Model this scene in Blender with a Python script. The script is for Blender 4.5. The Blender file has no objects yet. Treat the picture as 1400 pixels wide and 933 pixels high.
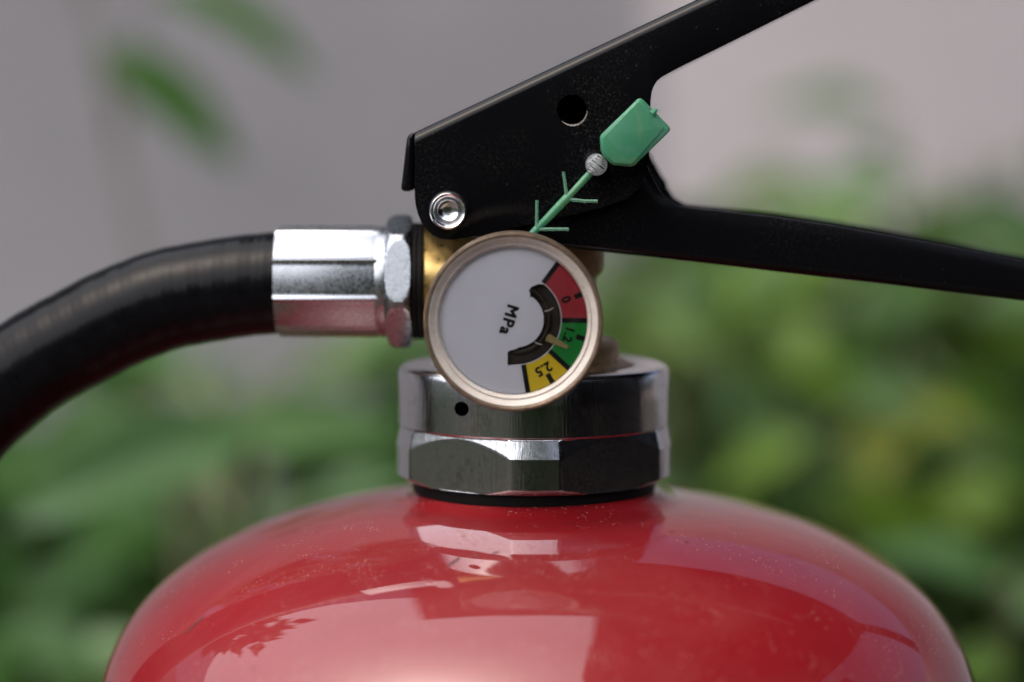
import bpy, bmesh, math, random
from mathutils import Vector, Matrix
R = math.radians
PI = math.pi
sc = bpy.context.scene
C = sc.collection

# ------------------------------------------------------------------ camera
PITCH = R(5.0)
FPX = 3000.0                       # focal length in photo pixels (photo 1400 x 933)
FOCUS = 0.300
CAM = Vector((-0.0032, -0.020 - FOCUS * math.cos(PITCH), 0.400 + FOCUS * math.sin(PITCH)))
cam_d = bpy.data.cameras.new('camera')
cam = bpy.data.objects.new('camera', cam_d)
C.objects.link(cam)
cam.location = CAM
cam.rotation_euler = (R(90) - PITCH, 0, 0)
cam_d.sensor_fit = 'HORIZONTAL'
cam_d.sensor_width = 36.0
cam_d.lens = 36.0 * FPX / 1400.0
cam_d.clip_start = 0.01
cam_d.clip_end = 500.0
cam_d.dof.use_dof = True
cam_d.dof.focus_distance = FOCUS + 0.001
cam_d.dof.aperture_fstop = 6.2
cam_d.dof.aperture_blades = 0
sc.camera = cam

# ------------------------------------------------------------------ sky, sun, exposure
SUN_EL, SUN_AZ = 60.0, 226.0       # azimuth clockwise from +y seen from above: high up, to the left
w = bpy.data.worlds.new('World'); sc.world = w; w.use_nodes = True
nt = w.node_tree; nt.nodes.clear()
sky = nt.nodes.new('ShaderNodeTexSky'); sky.sky_type = 'NISHITA'; sky.sun_disc = False
sky.sun_elevation = R(SUN_EL); sky.sun_rotation = R(SUN_AZ)
sky.air_density = 0.6; sky.dust_density = 7.0; sky.ozone_density = 0.3
bg = nt.nodes.new('ShaderNodeBackground'); bg.inputs['Strength'].default_value = 0.15
wo = nt.nodes.new('ShaderNodeOutputWorld')
nt.links.new(sky.outputs[0], bg.inputs[0]); nt.links.new(bg.outputs[0], wo.inputs[0])
sun_d = bpy.data.lights.new('sun', 'SUN'); sun = bpy.data.objects.new('sun', sun_d); C.objects.link(sun)
sun_d.energy = 2.7; sun_d.angle = R(108); sun_d.color = (0.96, 0.98, 1.0)
sd = Vector((math.sin(R(SUN_AZ)) * math.cos(R(SUN_EL)), math.cos(R(SUN_AZ)) * math.cos(R(SUN_EL)), math.sin(R(SUN_EL))))
sun.rotation_euler = sd.to_track_quat('Z', 'Y').to_euler()
sun.location = sd * 5
sc.view_settings.view_transform = 'Standard'; sc.view_settings.look = 'None'
sc.view_settings.exposure = 0.6; sc.view_settings.gamma = 1.0
sc.view_settings.use_curve_mapping = False
sc.render.engine = 'CYCLES'
sc.cycles.use_denoising = True
sc.cycles.max_bounces = 10; sc.cycles.transparent_max_bounces = 12
sc.cycles.caustics_reflective = True
sc.cycles.sample_clamp_indirect = 6.0

# ------------------------------------------------------------------ helpers
_r = Vector((1, 0, 0)); _f = Vector((0, math.cos(PITCH), -math.sin(PITCH))); _u = Vector((0, math.sin(PITCH), math.cos(PITCH)))
def P(px, py, Y):
    """the point of the vertical plane y = Y that the photo shows at pixel px, py"""
    d = _f + _r * ((px - 700.0) / FPX) + _u * ((466.5 - py) / FPX)
    return CAM + d * ((Y - CAM.y) / d.y)
def S(Y):
    """metres per photo pixel at the plane y = Y"""
    return (Y - CAM.y) * math.cos(PITCH) / FPX

def rootloc(p):
    v = Vector((0, 0, 0))
    while p is not None:
        v += p.location; p = p.parent
    return v
def obj(name, verts, faces, mat, parent=None, smooth=35, sharp=True, kind=None):
    off = rootloc(parent)
    me = bpy.data.meshes.new(name)
    me.from_pydata([Vector(v) - off for v in verts], [], faces)
    me.validate()
    bm = bmesh.new(); bm.from_mesh(me)
    bmesh.ops.remove_doubles(bm, verts=bm.verts, dist=1e-7)
    bmesh.ops.recalc_face_normals(bm, faces=bm.faces)
    bm.to_mesh(me); bm.free()
    if smooth:
        for p in me.polygons: p.use_smooth = True
        me.set_sharp_from_angle(angle=R(smooth))
    if mat is not None: me.materials.append(mat)
    o = bpy.data.objects.new(name, me); C.objects.link(o)
    o.parent = parent
    if kind: o['kind'] = kind
    return o
def thing(name, label, cat, loc=(0, 0, 0), group=None):
    o = bpy.data.objects.new(name, None); C.objects.link(o); o.location = loc
    o['label'] = label; o['category'] = cat
    if group: o['group'] = group
    return o
def tag(o, label, cat, group=None):
    o['label'] = label; o['category'] = cat
    if group: o['group'] = group
    return o
def basis(axis):
    a = Vector(axis).normalized()
    t = Vector((0, 0, 1)) if abs(a.z) < 0.9 else Vector((1, 0, 0))
    u = a.cross(t).normalized(); v = a.cross(u).normalized()
    return a, u, v
def lathe(profile, origin, axis, n=96, rfun=None):
    """profile: (radius, distance along axis)"""
    a, u, v = basis(axis); o = Vector(origin)
    vs, fs = [], []
    for (r, h) in profile:
        for i in range(n):
            t = 2 * PI * i / n
            rr = r if rfun is None else rfun(r, h, t)
            vs.append(o + a * h + (u * math.cos(t) + v * math.sin(t)) * rr)
    for k in range(len(profile) - 1):
        for i in range(n):
            j = (i + 1) % n
            fs.append((k * n + i, k * n + j, (k + 1) * n + j, (k + 1) * n + i))
    return vs, fs
def tube(path, rad, n=12, cap=True):
    pts = [Vector(p) for p in path]
    rs = rad if isinstance(rad, (list, tuple)) else [rad] * len(pts)
    vs, fs = [], []
    t0 = (pts[1] - pts[0]).normalized(); _, u, v = basis(t0)
    for k, p in enumerate(pts):
        t = (pts[min(k + 1, len(pts) - 1)] - pts[max(k - 1, 0)]).normalized()
        u = (u - t * u.dot(t)).normalized(); v = t.cross(u)
        for i in range(n):
            a = 2 * PI * i / n
            vs.append(p + (u * math.cos(a) + v * math.sin(a)) * rs[k])
    for k in range(len(pts) - 1):
        for i in range(n):
            j = (i + 1) % n
            fs.append((k * n + i, k * n + j, (k + 1) * n + j, (k + 1) * n + i))
    if cap:
        fs.append(tuple(range(n))); b = (len(pts) - 1) * n
        fs.append(tuple(b + i for i in range(n)))
    return vs, fs
def merge(*parts):
    V, F = [], []
    for vs, fs in parts:
        o = len(V); V += list(vs); F += [tuple(i + o for i in f) for f in fs]
    return V, F
def smooth_path(ctrl, n):
    """Catmull-Rom through the control points"""
    c = [Vector(p) for p in ctrl]; c = [c[0] * 2 - c[1]] + c + [c[-1] * 2 - c[-2]]
    out = []; segs = len(c) - 3
    for k in range(n):
        s = k / (n - 1) * segs; i = min(int(s), segs - 1); t = s - i
        p0, p1, p2, p3 = c[i:i + 4]
        out.append(0.5 * ((2 * p1) + (p2 - p0) * t + (2 * p0 - 5 * p1 + 4 * p2 - p3) * t * t + (3 * p1 - p0 - 3 * p2 + p3) * t ** 3))
    return out
def flat_mesh(splines, Y0, depth, bevel=0.0, res=2):
    """closed outlines in the x-z plane (even-odd holes) turned into a plate whose front is at y = Y0"""
    cu = bpy.data.curves.new('outline', 'CURVE'); cu.dimensions = '2D'; cu.fill_mode = 'BOTH'
    cu.extrude = max(depth / 2 - bevel, 0); cu.bevel_depth = bevel; cu.bevel_resolution = res
    if bevel: cu.offset = -bevel
    for pts in splines:
        s = cu.splines.new('POLY'); s.points.add(len(pts) - 1); s.use_cyclic_u = True
        for q, (x, z) in zip(s.points, pts): q.co = (x, z, 0, 1)
    o = bpy.data.objects.new('outline', cu); C.objects.link(o)
    dg = bpy.context.evaluated_depsgraph_get(); dg.update()
    me = bpy.data.meshes.new_from_object(o.evaluated_get(dg))
    vs = [Vector((v.co.x, Y0 + depth / 2 - v.co.z, v.co.y)) for v in me.vertices]
    fs = [tuple(p.vertices) for p in me.polygons]
    bpy.data.objects.remove(o); bpy.data.curves.remove(cu); bpy.data.meshes.remove(me)
    return vs, fs
def text_mesh(txt, size, cx, cz, Y, cw_deg, bold=0.012, squeeze=1.0, space=1.06):
    """flat lettering; strokes are thickened by a ring of shifted copies"""
    cu = bpy.data.curves.new('print', 'FONT'); cu.body = txt; cu.size = 1.0
    cu.align_x = 'CENTER'; cu.align_y = 'CENTER'; cu.resolution_u = 6; cu.space_character = space
    o = bpy.data.objects.new('print', cu); C.objects.link(o)
    dg = bpy.context.evaluated_depsgraph_get(); dg.update()
    me = bpy.data.meshes.new_from_object(o.evaluated_get(dg))
    xs = [v.co.x for v in me.vertices]; ys = [v.co.y for v in me.vertices]
    mx, my = (min(xs) + max(xs)) / 2, (min(ys) + max(ys)) / 2
    a = R(-cw_deg); parts = []
    for k in range(9):
        ox, oy = (0, 0) if k == 8 else (bold * math.cos(k * PI / 4), bold * math.sin(k * PI / 4))
        vs = []
        for v in me.vertices:
            x = (v.co.x - mx + ox) * size * squeeze; y = (v.co.y - my + oy) * size
            vs.append(Vector((cx + x * math.cos(a) - y * math.sin(a), Y - k * 1.5e-6, cz + x * math.sin(a) + y * math.cos(a))))
        parts.append((vs, [tuple(p.vertices) for p in me.polygons]))
    bpy.data.objects.remove(o); bpy.data.curves.remove(cu); bpy.data.meshes.remove(me)
    return merge(*parts)
def apply_mods(o):
    dg = bpy.context.evaluated_depsgraph_get(); dg.update()
    me = bpy.data.meshes.new_from_object(o.evaluated_get(dg))
    old = o.data; o.modifiers.clear(); o.data = me; me.name = old.name
    bpy.data.meshes.remove(old)
def cut(o, cutter_vf):
    off = rootloc(o.parent)
    c = obj('cutter', cutter_vf[0], cutter_vf[1], None, smooth=0)
    m = o.modifiers.new('hole', 'BOOLEAN'); m.operation = 'DIFFERENCE'; m.solver = 'EXACT'; m.object = c
    apply_mods(o)
    d = c.data; bpy.data.objects.remove(c); bpy.data.meshes.remove(d)

# ------------------------------------------------------------------ materials
def new_mat(name):
    m = bpy.data.materials.new(name); m.use_nodes = True
    nt = m.node_tree; b = nt.nodes['Principled BSDF']
    return m, nt, b
def N(nt, typ, **kw):
    n = nt.nodes.new(typ)
    for k, v in kw.items():
        if k in n.inputs: n.inputs[k].default_value = v
        else: setattr(n, k, v)
    return n
def noise(nt, scale, detail=4, rough=0.55, coord=None, dist=0.0):
    n = N(nt, 'ShaderNodeTexNoise', Scale=scale, Detail=detail, Roughness=rough, Distortion=dist)
    if coord is None:
        tc = N(nt, 'ShaderNodeTexCoord'); coord = tc.outputs['Object']
    nt.links.new(coord, n.inputs['Vector'])
    return n.outputs['Fac']
def ramp(nt, fac, stops):
    r = N(nt, 'ShaderNodeValToRGB'); e = r.color_ramp.elements
    while len(e) < len(stops): e.new(0.5)
    for el, (p, c) in zip(e, stops):
        el.position = p; el.color = c if len(c) == 4 else (*c, 1)
    nt.links.new(fac, r.inputs['Fac']); return r.outputs['Color']
def g(v): return (v, v, v, 1)
def mixc(nt, fac, a, b):
    m = N(nt, 'ShaderNodeMix', data_type='RGBA')
    for sock, val in ((m.inputs[0], fac), (m.inputs[6], a), (m.inputs[7], b)):
        if hasattr(val, 'is_output'): nt.links.new(val, sock)
        else: sock.default_value = val if not isinstance(val, tuple) or len(val) == 4 else (*val, 1)
    return m.outputs[2]
def math_n(nt, op, a, b=0.0):
    m = N(nt, 'ShaderNodeMath', operation=op)
    for s, val in ((m.inputs[0], a), (m.inputs[1], b)):
        if hasattr(val, 'is_output'): nt.links.new(val, s)
        else: s.default_value = val
    return m.outputs[0]
def bump(nt, b, h, strength=0.3, dist=0.0002):
    n = N(nt, 'ShaderNodeBump', Strength=strength, Distance=dist)
    nt.links.new(h, n.inputs['Height']); nt.links.new(n.outputs[0], b.inputs['Normal'])
    return n

M = {}
def simple(name, col, rough=0.4, metal=0.0, spec=0.5, var=0.0, scale=400, rvar=0.0, bmp=0.0):
    m, nt, b = new_mat(name)
    b.inputs['Base Color'].default_value = (*col, 1); b.inputs['Roughness'].default_value = rough
    b.inputs['Metallic'].default_value = metal; b.inputs['Specular IOR Level'].default_value = spec
    f = noise(nt, scale, 5, 0.6)
    if var:
        lo = tuple(max(0, c * (1 - var)) for c in col); hi = tuple(min(1, c * (1 + var)) for c in col)
        nt.links.new(ramp(nt, f, [(0.3, lo), (0.7, hi)]), b.inputs['Base Color'])
    if rvar:
        nt.links.new(ramp(nt, noise(nt, scale * 1.7, 5, 0.65), [(0.3, g(max(0.02, rough - rvar))), (0.7, g(min(1, rough + rvar)))]), b.inputs['Roughness'])
    if bmp: bump(nt, b, f, bmp, 0.0002)
    M[name] = m; return m
# red gloss paint with dust
def red_paint():
    m, nt, b = new_mat('red_paint')
    tc = N(nt, 'ShaderNodeTexCoord'); co = tc.outputs['Object']
    big = noise(nt, 22, 4, 0.6, co)
    base = ramp(nt, big, [(0.3, (0.130, 0.0025, 0.005)), (0.7, (0.165, 0.004, 0.0072))])
    film = noise(nt, 35, 6, 0.65, co, 0.6)
    film = ramp(nt, film, [(0.45, g(0.0)), (0.78, g(0.035))])
    sp = N(nt, 'ShaderNodeTexVoronoi', Scale=1500.0, feature='F1'); nt.links.new(co, sp.inputs['Vector'])
    keep = ramp(nt, noise(nt, 160, 3, 0.6, co), [(0.47, g(0)), (0.60, g(1))])
    dot = ramp(nt, sp.outputs['Distance'], [(0.08, g(1)), (0.20, g(0))])
    dots = math_n(nt, 'MULTIPLY', dot, keep)
    d = math_n(nt, 'MULTIPLY', dots, 0.35)
    grain = ramp(nt, noise(nt, 3200, 2, 0.6, co), [(0.40, g(0.35)), (0.66, g(2.2))])
    film_c = math_n(nt, 'MULTIPLY', film, grain)
    c1 = mixc(nt, film_c, base, (0.55, 0.42, 0.36))
    c2 = mixc(nt, d, c1, (0.62, 0.50, 0.42))
    nt.links.new(c2, b.inputs['Base Color'])
    b.inputs['Roughness'].default_value = 0.5; b.inputs['Specular IOR Level'].default_value = 0.15
    b.inputs['Coat Weight'].default_value = 1.0; b.inputs['Coat IOR'].default_value = 1.5
    rr = math_n(nt, 'ADD', math_n(nt, 'MULTIPLY', film, 1.2), 0.02)
    rr = math_n(nt, 'ADD', rr, math_n(nt, 'MULTIPLY', dots, 0.35))
    nt.links.new(rr, b.inputs['Coat Roughness'])
    n1 = noise(nt, 45, 2, 0.5, co)
    bn = N(nt, 'ShaderNodeBump', Strength=0.12, Distance=0.0006); nt.links.new(n1, bn.inputs['Height'])
    nt.links.new(bn.outputs[0], b.inputs['Coat Normal'])
    M['red_paint'] = m
red_paint()
simple('dark_red_paint', (0.07, 0.006, 0.008), 0.16, var=0.4, scale=260, rvar=0.06)
# black enamel with dust specks
def black_paint(name, dust_k, dot_k):
    m, nt, b = new_mat(name)
    tc = N(nt, 'ShaderNodeTexCoord'); co = tc.outputs['Object']
    patch = ramp(nt, noise(nt, 60, 4, 0.6, co), [(0.45, g(0)), (0.66, g(1))])
    fine = ramp(nt, noise(nt, 2600, 3, 0.7, co), [(0.52, g(0)), (0.74, g(1))])
    dust = math_n(nt, 'MULTIPLY', patch, fine)
    sp = N(nt, 'ShaderNodeTexVoronoi', Scale=520.0); nt.links.new(co, sp.inputs['Vector'])
    dot = ramp(nt, sp.outputs['Distance'], [(0.05, g(1)), (0.10, g(0))])
    allp = math_n(nt, 'ADD', math_n(nt, 'MULTIPLY', dust, dust_k), math_n(nt, 'MULTIPLY', dot, dot_k))
    nt.links.new(mixc(nt, allp, (0.0025, 0.0025, 0.0032), (0.42, 0.38, 0.33)), b.inputs['Base Color'])
    nt.links.new(math_n(nt, 'ADD', math_n(nt, 'MULTIPLY', dust, 0.4), 0.13), b.inputs['Roughness'])
    b.inputs['Specular IOR Level'].default_value = 0.15
    bump(nt, b, noise(nt, 700, 3, 0.5, co), 0.05, 0.0003)
    M[name] = m
black_paint('black_paint', 0.036, 0.03)
black_paint('black_paint_clean', 0.006, 0.012)
def metal(name, col, rough, brushed=None, var=0.12, scale=300, stain=None):
    m, nt, b = new_mat(name)
    b.inputs['Metallic'].default_value = 1.0
    tc = N(nt, 'ShaderNodeTexCoord'); co = tc.outputs['Object']
    lo = tuple(c * (1 - var) for c in col)
    c = ramp(nt, noise(nt, scale, 6, 0.65, co), [(0.35, lo), (0.65, col)])
    if stain:
        k = ramp(nt, noise(nt, scale * 0.35, 5, 0.7, co), [(0.55, g(0)), (0.7, g(0.8))])
        c = mixc(nt, k, c, stain)
    nt.links.new(c, b.inputs['Base Color'])
    v = noise(nt, scale * 2.5, 5, 0.7, co)
    nt.links.new(ramp(nt, v, [(0.3, g(rough * 0.7)), (0.75, g(min(1, rough * 1.7)))]), b.inputs['Roughness'])
    if brushed:
        mp = N(nt, 'ShaderNodeMapping'); mp.inputs['Scale'].default_value = brushed
        nt.links.new(co, mp.inputs['Vector'])
        bump(nt, b, noise(nt, 1.0, 3, 0.6, mp.outputs[0]), 0.16, 0.0002)
    else:
        bump(nt, b, v, 0.05, 0.0002)
    M[name] = m; return m
metal('chrome', (0.58, 0.58, 0.60), 0.14, var=0.10, brushed=(2600, 2600, 160), scale=1300, stain=(0.30, 0.29, 0.27, 1))
metal('zinc', (0.34, 0.36, 0.39), 0.25, var=0.10, scale=900)
metal('pin_silver', (0.82, 0.83, 0.85), 0.30, var=0.3, scale=2500)
metal('steel', (0.72, 0.72, 0.74), 0.16)
metal('brass', (0.62, 0.43, 0.16), 0.30, var=0.25, stain=(0.30, 0.19, 0.08, 1))
metal('old_brass', (0.30, 0.21, 0.12), 0.42, var=0.3, stain=(0.18, 0.12, 0.08, 1))
simple('worn_metal', (0.20, 0.185, 0.17), 0.6, var=0.85, scale=2500)
simple('rim_edge', (0.135, 0.098, 0.068), 0.42, metal=0.6, var=0.35, scale=900, rvar=0.1, bmp=0.1)
simple('rubber', (0.003, 0.003, 0.004), 0.20, spec=0.11, var=0.3, scale=300, rvar=0.08, bmp=0.05)
simple('gasket_hole_shade', (0.003, 0.0028, 0.0028), 0.6, spec=0.12, var=0.3)
simple('bezel_plastic', (0.44, 0.405, 0.37), 0.26, var=0.12, scale=250, rvar=0.08)
M['bezel_plastic'].node_tree.nodes['Principled BSDF'].inputs['Subsurface Weight'].default_value = 0.2
M['bezel_plastic'].node_tree.nodes['Principled BSDF'].inputs['Subsurface Scale'].default_value = 0.001
simple('dial_white', (0.80, 0.78, 0.83), 0.35, var=0.03, scale=120)
simple('print_black', (0.004, 0.004, 0.005), 0.5, spec=0.15)
simple('print_red', (0.42, 0.022, 0.035), 0.38, var=0.05, scale=300)
simple('print_green', (0.002, 0.24, 0.028), 0.38, var=0.05, scale=300)
simple('print_yellow', (0.88, 0.62, 0.012), 0.38, var=0.04, scale=300)
simple('movement_brown', (0.028, 0.017, 0.011), 0.55, spec=0.3, var=0.4, scale=700)
simple('needle_brass', (0.42, 0.33, 0.14), 0.40, metal=0.3, var=0.15, scale=900)
simple('groove_dark', (0.05, 0.05, 0.055), 0.5, metal=0.6)
simple('wire_white', (0.8, 0.78, 0.74), 0.4)
simple('scratch_dark', (0.05, 0.012, 0.012), 0.6)
def lens_mat():
    m = bpy.data.materials.new('gauge_window'); m.use_nodes = True; nt = m.node_tree; nt.nodes.clear()
    o = N(nt, 'ShaderNodeOutputMaterial'); mx = N(nt, 'ShaderNodeMixShader')
    fr = N(nt, 'ShaderNodeFresnel', IOR=1.45)
    tr = N(nt, 'ShaderNodeBsdfTransparent'); tr.inputs[0].default_value = (0.95, 0.95, 0.96, 1)
    gl = N(nt, 'ShaderNodeBsdfGlossy', Roughness=0.06)
    nt.links.new(fr.outputs[0], mx.inputs[0]); nt.links.new(tr.outputs[0], mx.inputs[1]); nt.links.new(gl.outputs[0], mx.inputs[2])
    df = N(nt, 'ShaderNodeBsdfDiffuse'); df.inputs[0].default_value = (0.75, 0.72, 0.70, 1)
    dirt = ramp(nt, noise(nt, 260, 6, 0.7, None, 0.7), [(0.45, g(0.0)), (0.78, g(0.014))])
    m2 = N(nt, 'ShaderNodeMixShader'); nt.links.new(dirt, m2.inputs[0]); nt.links.new(mx.outputs[0], m2.inputs[1]); nt.links.new(df.outputs[0], m2.inputs[2])
    nt.links.new(m2.outputs[0], o.inputs[0]); M['gauge_window'] = m
lens_mat()
def seal_mat():
    m, nt, b = new_mat('green_plastic')
    f = noise(nt, 95, 5, 0.6, None, 0.8)
    nt.links.new(ramp(nt, f, [(0.30, (0.18, 0.42, 0.32)), (0.5, (0.08, 0.36, 0.20)), (0.70, (0.26, 0.44, 0.25))]), b.inputs['Base Color'])
    b.inputs['Roughness'].default_value = 0.33
    b.inputs['Subsurface Weight'].default_value = 0.55; b.inputs['Subsurface Scale'].default_value = 0.003
    b.inputs['Subsurface Radius'].default_value = (0.4, 1.0, 0.6)
    b.inputs['Transmission Weight'].default_value = 0.6; b.inputs['IOR'].default_value = 1.4
    bump(nt, b, noise(nt, 350, 4, 0.6), 0.12, 0.0003); M['green_plastic'] = m
seal_mat()
def clear_green():
    m, nt, b = new_mat('clear_green')
    b.inputs['Base Color'].default_value = (0.30, 0.62, 0.44, 1); b.inputs['Roughness'].default_value = 0.22
    b.inputs['Transmission Weight'].default_value = 0.8; b.inputs['IOR'].default_value = 1.42
    M['clear_green'] = m
clear_green()
def leaf_mat(name, lo, hi, trans=0.3, rough=0.38):
    m, nt, b = new_mat(name)
    oi = N(nt, 'ShaderNodeObjectInfo')
    k = math_n(nt, 'ADD', math_n(nt, 'MULTIPLY', noise(nt, 30, 4, 0.6), 0.5), math_n(nt, 'MULTIPLY', oi.outputs['Random'], 0.6))
    c = ramp(nt, k, [(0.25, lo), (0.8, hi)])
    nt.links.new(c, b.inputs['Base Color']); b.inputs['Roughness'].default_value = rough; b.inputs['Specular IOR Level'].default_value = 0.3
    tl = N(nt, 'ShaderNodeBsdfTranslucent'); nt.links.new(c, tl.inputs[0])
    mx = N(nt, 'ShaderNodeMixShader'); mx.inputs[0].default_value = trans
    out = nt.nodes['Material Output']
    nt.links.new(b.outputs[0], mx.inputs[1]); nt.links.new(tl.outputs[0], mx.inputs[2]); nt.links.new(mx.outputs[0], out.inputs[0])
    M[name] = m
leaf_mat('leaf_dark', (0.018, 0.060, 0.010), (0.042, 0.110, 0.020), rough=0.45)
leaf_mat('leaf_mid', (0.048, 0.108, 0.036), (0.088, 0.165, 0.060))
leaf_mat('leaf_lime', (0.045, 0.105, 0.006), (0.092, 0.170, 0.013), rough=0.5)
leaf_mat('leaf_yellow', (0.11, 0.14, 0.02), (0.18, 0.19, 0.03))
simple('stem_green', (0.10, 0.13, 0.05), 0.5, var=0.3, scale=60)
simple('stem_brown', (0.12, 0.11, 0.07), 0.7, var=0.3, scale=60)
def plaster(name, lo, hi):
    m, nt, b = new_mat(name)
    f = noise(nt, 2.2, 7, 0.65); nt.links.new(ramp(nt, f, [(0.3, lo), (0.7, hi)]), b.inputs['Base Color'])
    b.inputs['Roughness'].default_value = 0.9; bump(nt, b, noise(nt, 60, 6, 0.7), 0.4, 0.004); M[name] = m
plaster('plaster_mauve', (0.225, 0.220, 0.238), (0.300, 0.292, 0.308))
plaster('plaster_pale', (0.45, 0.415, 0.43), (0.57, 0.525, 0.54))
plaster('timber', (0.040, 0.026, 0.016), (0.075, 0.050, 0.032))
simple('gutter_grey', (0.30, 0.30, 0.31), 0.4)
simple('baffle_black', (0.004, 0.004, 0.005), 0.85, spec=0.1, var=0.3, scale=20)
plaster('soil', (0.035, 0.027, 0.018), (0.085, 0.065, 0.045))

# ------------------------------------------------------------------ setting
def sheet(name, pts, mat, kind='structure'):
    o = obj(name, pts, [tuple(range(len(pts)))], mat, smooth=0); o['kind'] = kind; return o
sheet('ground', [(-60, -60, 0), (60, -60, 0), (60, 60, 0), (-60, 60, 0)], M['soil'])
def boxvf(x0, x1, y0, y1, z0, z1):
    v = [(x, y, z) for z in (z0, z1) for y in (y0, y1) for x in (x0, x1)]
    return v, [(0, 1, 3, 2), (4, 6, 7, 5), (0, 4, 5, 1), (2, 3, 7, 6), (0, 2, 6, 4), (1, 5, 7, 3)]
def wall(name, a, b, th, h, mat, label):
    a = Vector((*a, 0)); b = Vector((*b, 0)); d = (b - a).normalized(); n = Vector((-d.y, d.x, 0)) * th
    v = [a, b, b + n, a + n]; v = v + [p + Vector((0, 0, h)) for p in v]
    o = obj(name, v, [(0, 1, 2, 3), (4, 5, 6, 7), (0, 1, 5, 4), (1, 2, 6, 5), (2, 3, 7, 6), (3, 0, 4, 7)], mat, smooth=0)
    tag(o, label, 'wall'); return o
# garden wall in two colours (it runs back a little to the right)
WN = R(-12.0)                                        # azimuth of the wall's foot seen from the extinguisher
wn = Vector((math.sin(WN), math.cos(WN), 0)); wt = Vector((math.cos(WN), -math.sin(WN), 0))
WD, WH = 1.45, 1.18
def wpt(u, d, z): return wn * d + wt * u + Vector((0, 0, z))
BOX = [(0, 1, 3, 2), (4, 6, 7, 5), (0, 4, 5, 1), (2, 3, 7, 6), (0, 2, 6, 4), (1, 5, 7, 3)]
def slab(name, u0, u1, d0, d1, z0, z1, mat, parent=None):
    v = [wpt(u, d, z) for z in (z0, z1) for d in (d0, d1) for u in (u0, u1)]
    return obj(name, v, BOX, mat, parent, smooth=0)
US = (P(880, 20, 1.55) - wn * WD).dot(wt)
tag(slab('garden_wall', -4.0, US, WD, WD + 0.15, -0.05, WH, M['plaster_mauve']), 'darker grey mauve plaster wall behind the hose', 'wall')
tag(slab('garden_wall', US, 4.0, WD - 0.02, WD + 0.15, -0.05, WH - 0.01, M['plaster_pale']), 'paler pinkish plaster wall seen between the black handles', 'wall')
# dark boarded porch roof overhead, above the picture, mirrored in the red paint
porch = thing('porch_roof', 'dark boarded porch roof overhead, mirrored in the red paint', 'roof', (0.28, 2.03, 0))
def box(name, x0, x1, y0, y1, z0, z1, mat, parent):
    return obj(name, [(x, y, z) for z in (z0, z1) for y in (y0, y1) for x in (x0, x1)], BOX, mat, parent, smooth=0)
RZ = 2.20
for (x0, x1, y0, y1) in ((-0.5, 2.3, 0.74, 0.86), (-0.5, -0.27, 0.86, 0.95), (0.20, 2.3, 0.86, 0.95), (-0.5, 2.3, 0.95, 1.35), (-0.5, 0.60, 1.35, 1.45), (1.0, 2.3, 1.35, 1.45), (-0.5, 2.3, 1.45, 2.10),
                         (0.26, 2.3, 0.2, 0.74), (0.25, 2.3, -0.4, 0.2), (0.27, 2.3, -0.9, -0.4)):
    box('board', x0, x1, y0, y1, RZ, RZ + 0.03, M['timber'], porch)
for (x, y) in ((0.26, 2.03), (2.2, 2.03), (2.2, -0.85)):
    box('post', x - 0.07, x + 0.07, y - 0.06, y + 0.06, 0, RZ - 0.002, M['timber'], porch)
# leafy masses round the place, out of the picture but mirrored in the paint and the chrome
def mass(name, boxes, count, size, mat, label, seed):
    rnd = random.Random(seed); vs, fs = [], []
    for (c, h, share) in boxes:
        for i in range(int(count * share)):
            while True:
                q = Vector((rnd.uniform(-1, 1), rnd.uniform(-1, 1), rnd.uniform(-1, 1)))
                if 0.35 < q.length < 1 + 0.12 * math.sin(q.x * 7 + q.y * 5 + q.z * 9): break
            p = Vector((c[0] + q.x * h[0], c[1] + q.y * h[1], c[2] + q.z * h[2]))
            d = Vector((rnd.uniform(-1, 1), rnd.uniform(-1, 1), rnd.uniform(-0.9, 0.3))).normalized()
            nn = d.cross(Vector((rnd.uniform(-1, 1), rnd.uniform(-1, 1), rnd.uniform(-1, 1)))).normalized()
            sz = size * rnd.uniform(0.6, 1.4); b = len(vs)
            up = d.cross(nn) * sz * 0.08
            vs += [p, p + d * sz * 0.45 + nn * sz * 0.28 + up, p + d * sz, p + d * sz * 0.45 - nn * sz * 0.28 + up]
            fs += [(b, b + 1, b + 2), (b, b + 2, b + 3)]
    me = bpy.data.meshes.new(name); me.from_pydata(vs, [], fs); me.materials.append(mat)
    o = bpy.data.objects.new(name, me); C.objects.link(o); o['kind'] = 'stuff'; o['label'] = label; o['category'] = 'foliage'
    return o
baffle = thing('added_baffle', 'unseen black board fence beyond the handles, mirrored in the chrome', 'baffle', (1.0, -1.3, 0))  # added out of view so the nut's right side mirrors black
for i in range(11): box('board', 0.56 + i * 0.1, 0.655 + i * 0.1, -1.32, -1.30, 0.02, 1.5 + 0.01 * (i % 3), M['baffle_black'], baffle)
for i in range(17): box('board', 1.66, 1.68, -1.30 + i * 0.1, -1.205 + i * 0.1, 0.02, 1.5 + 0.01 * (i % 3), M['baffle_black'], baffle)
mass('shrub_foliage', [((-1.9, -0.2, 0.25), (0.6, 0.9, 0.5), 0.5), ((-1.5, -1.9, 0.2), (0.9, 0.4, 0.4), 0.5)], 1000, 0.10, M['leaf_mid'], 'loose green shrub foliage beyond the hose', 2)
tag(box('reflector_wall', -3.2, -0.15, -2.9, -2.75, -0.05, 0.95, M['plaster_pale'], None), 'unseen low pale wall added facing the extinguisher to brighten the chrome', 'wall')  # both low walls are added, unseen, as pale reflectors for the nut
tag(box('reflector_wall', -2.9, -2.75, -2.74, 0.6, -0.05, 0.95, M['plaster_pale'], None), 'unseen low pale wall added on the hose side to brighten the chrome', 'wall')
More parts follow.
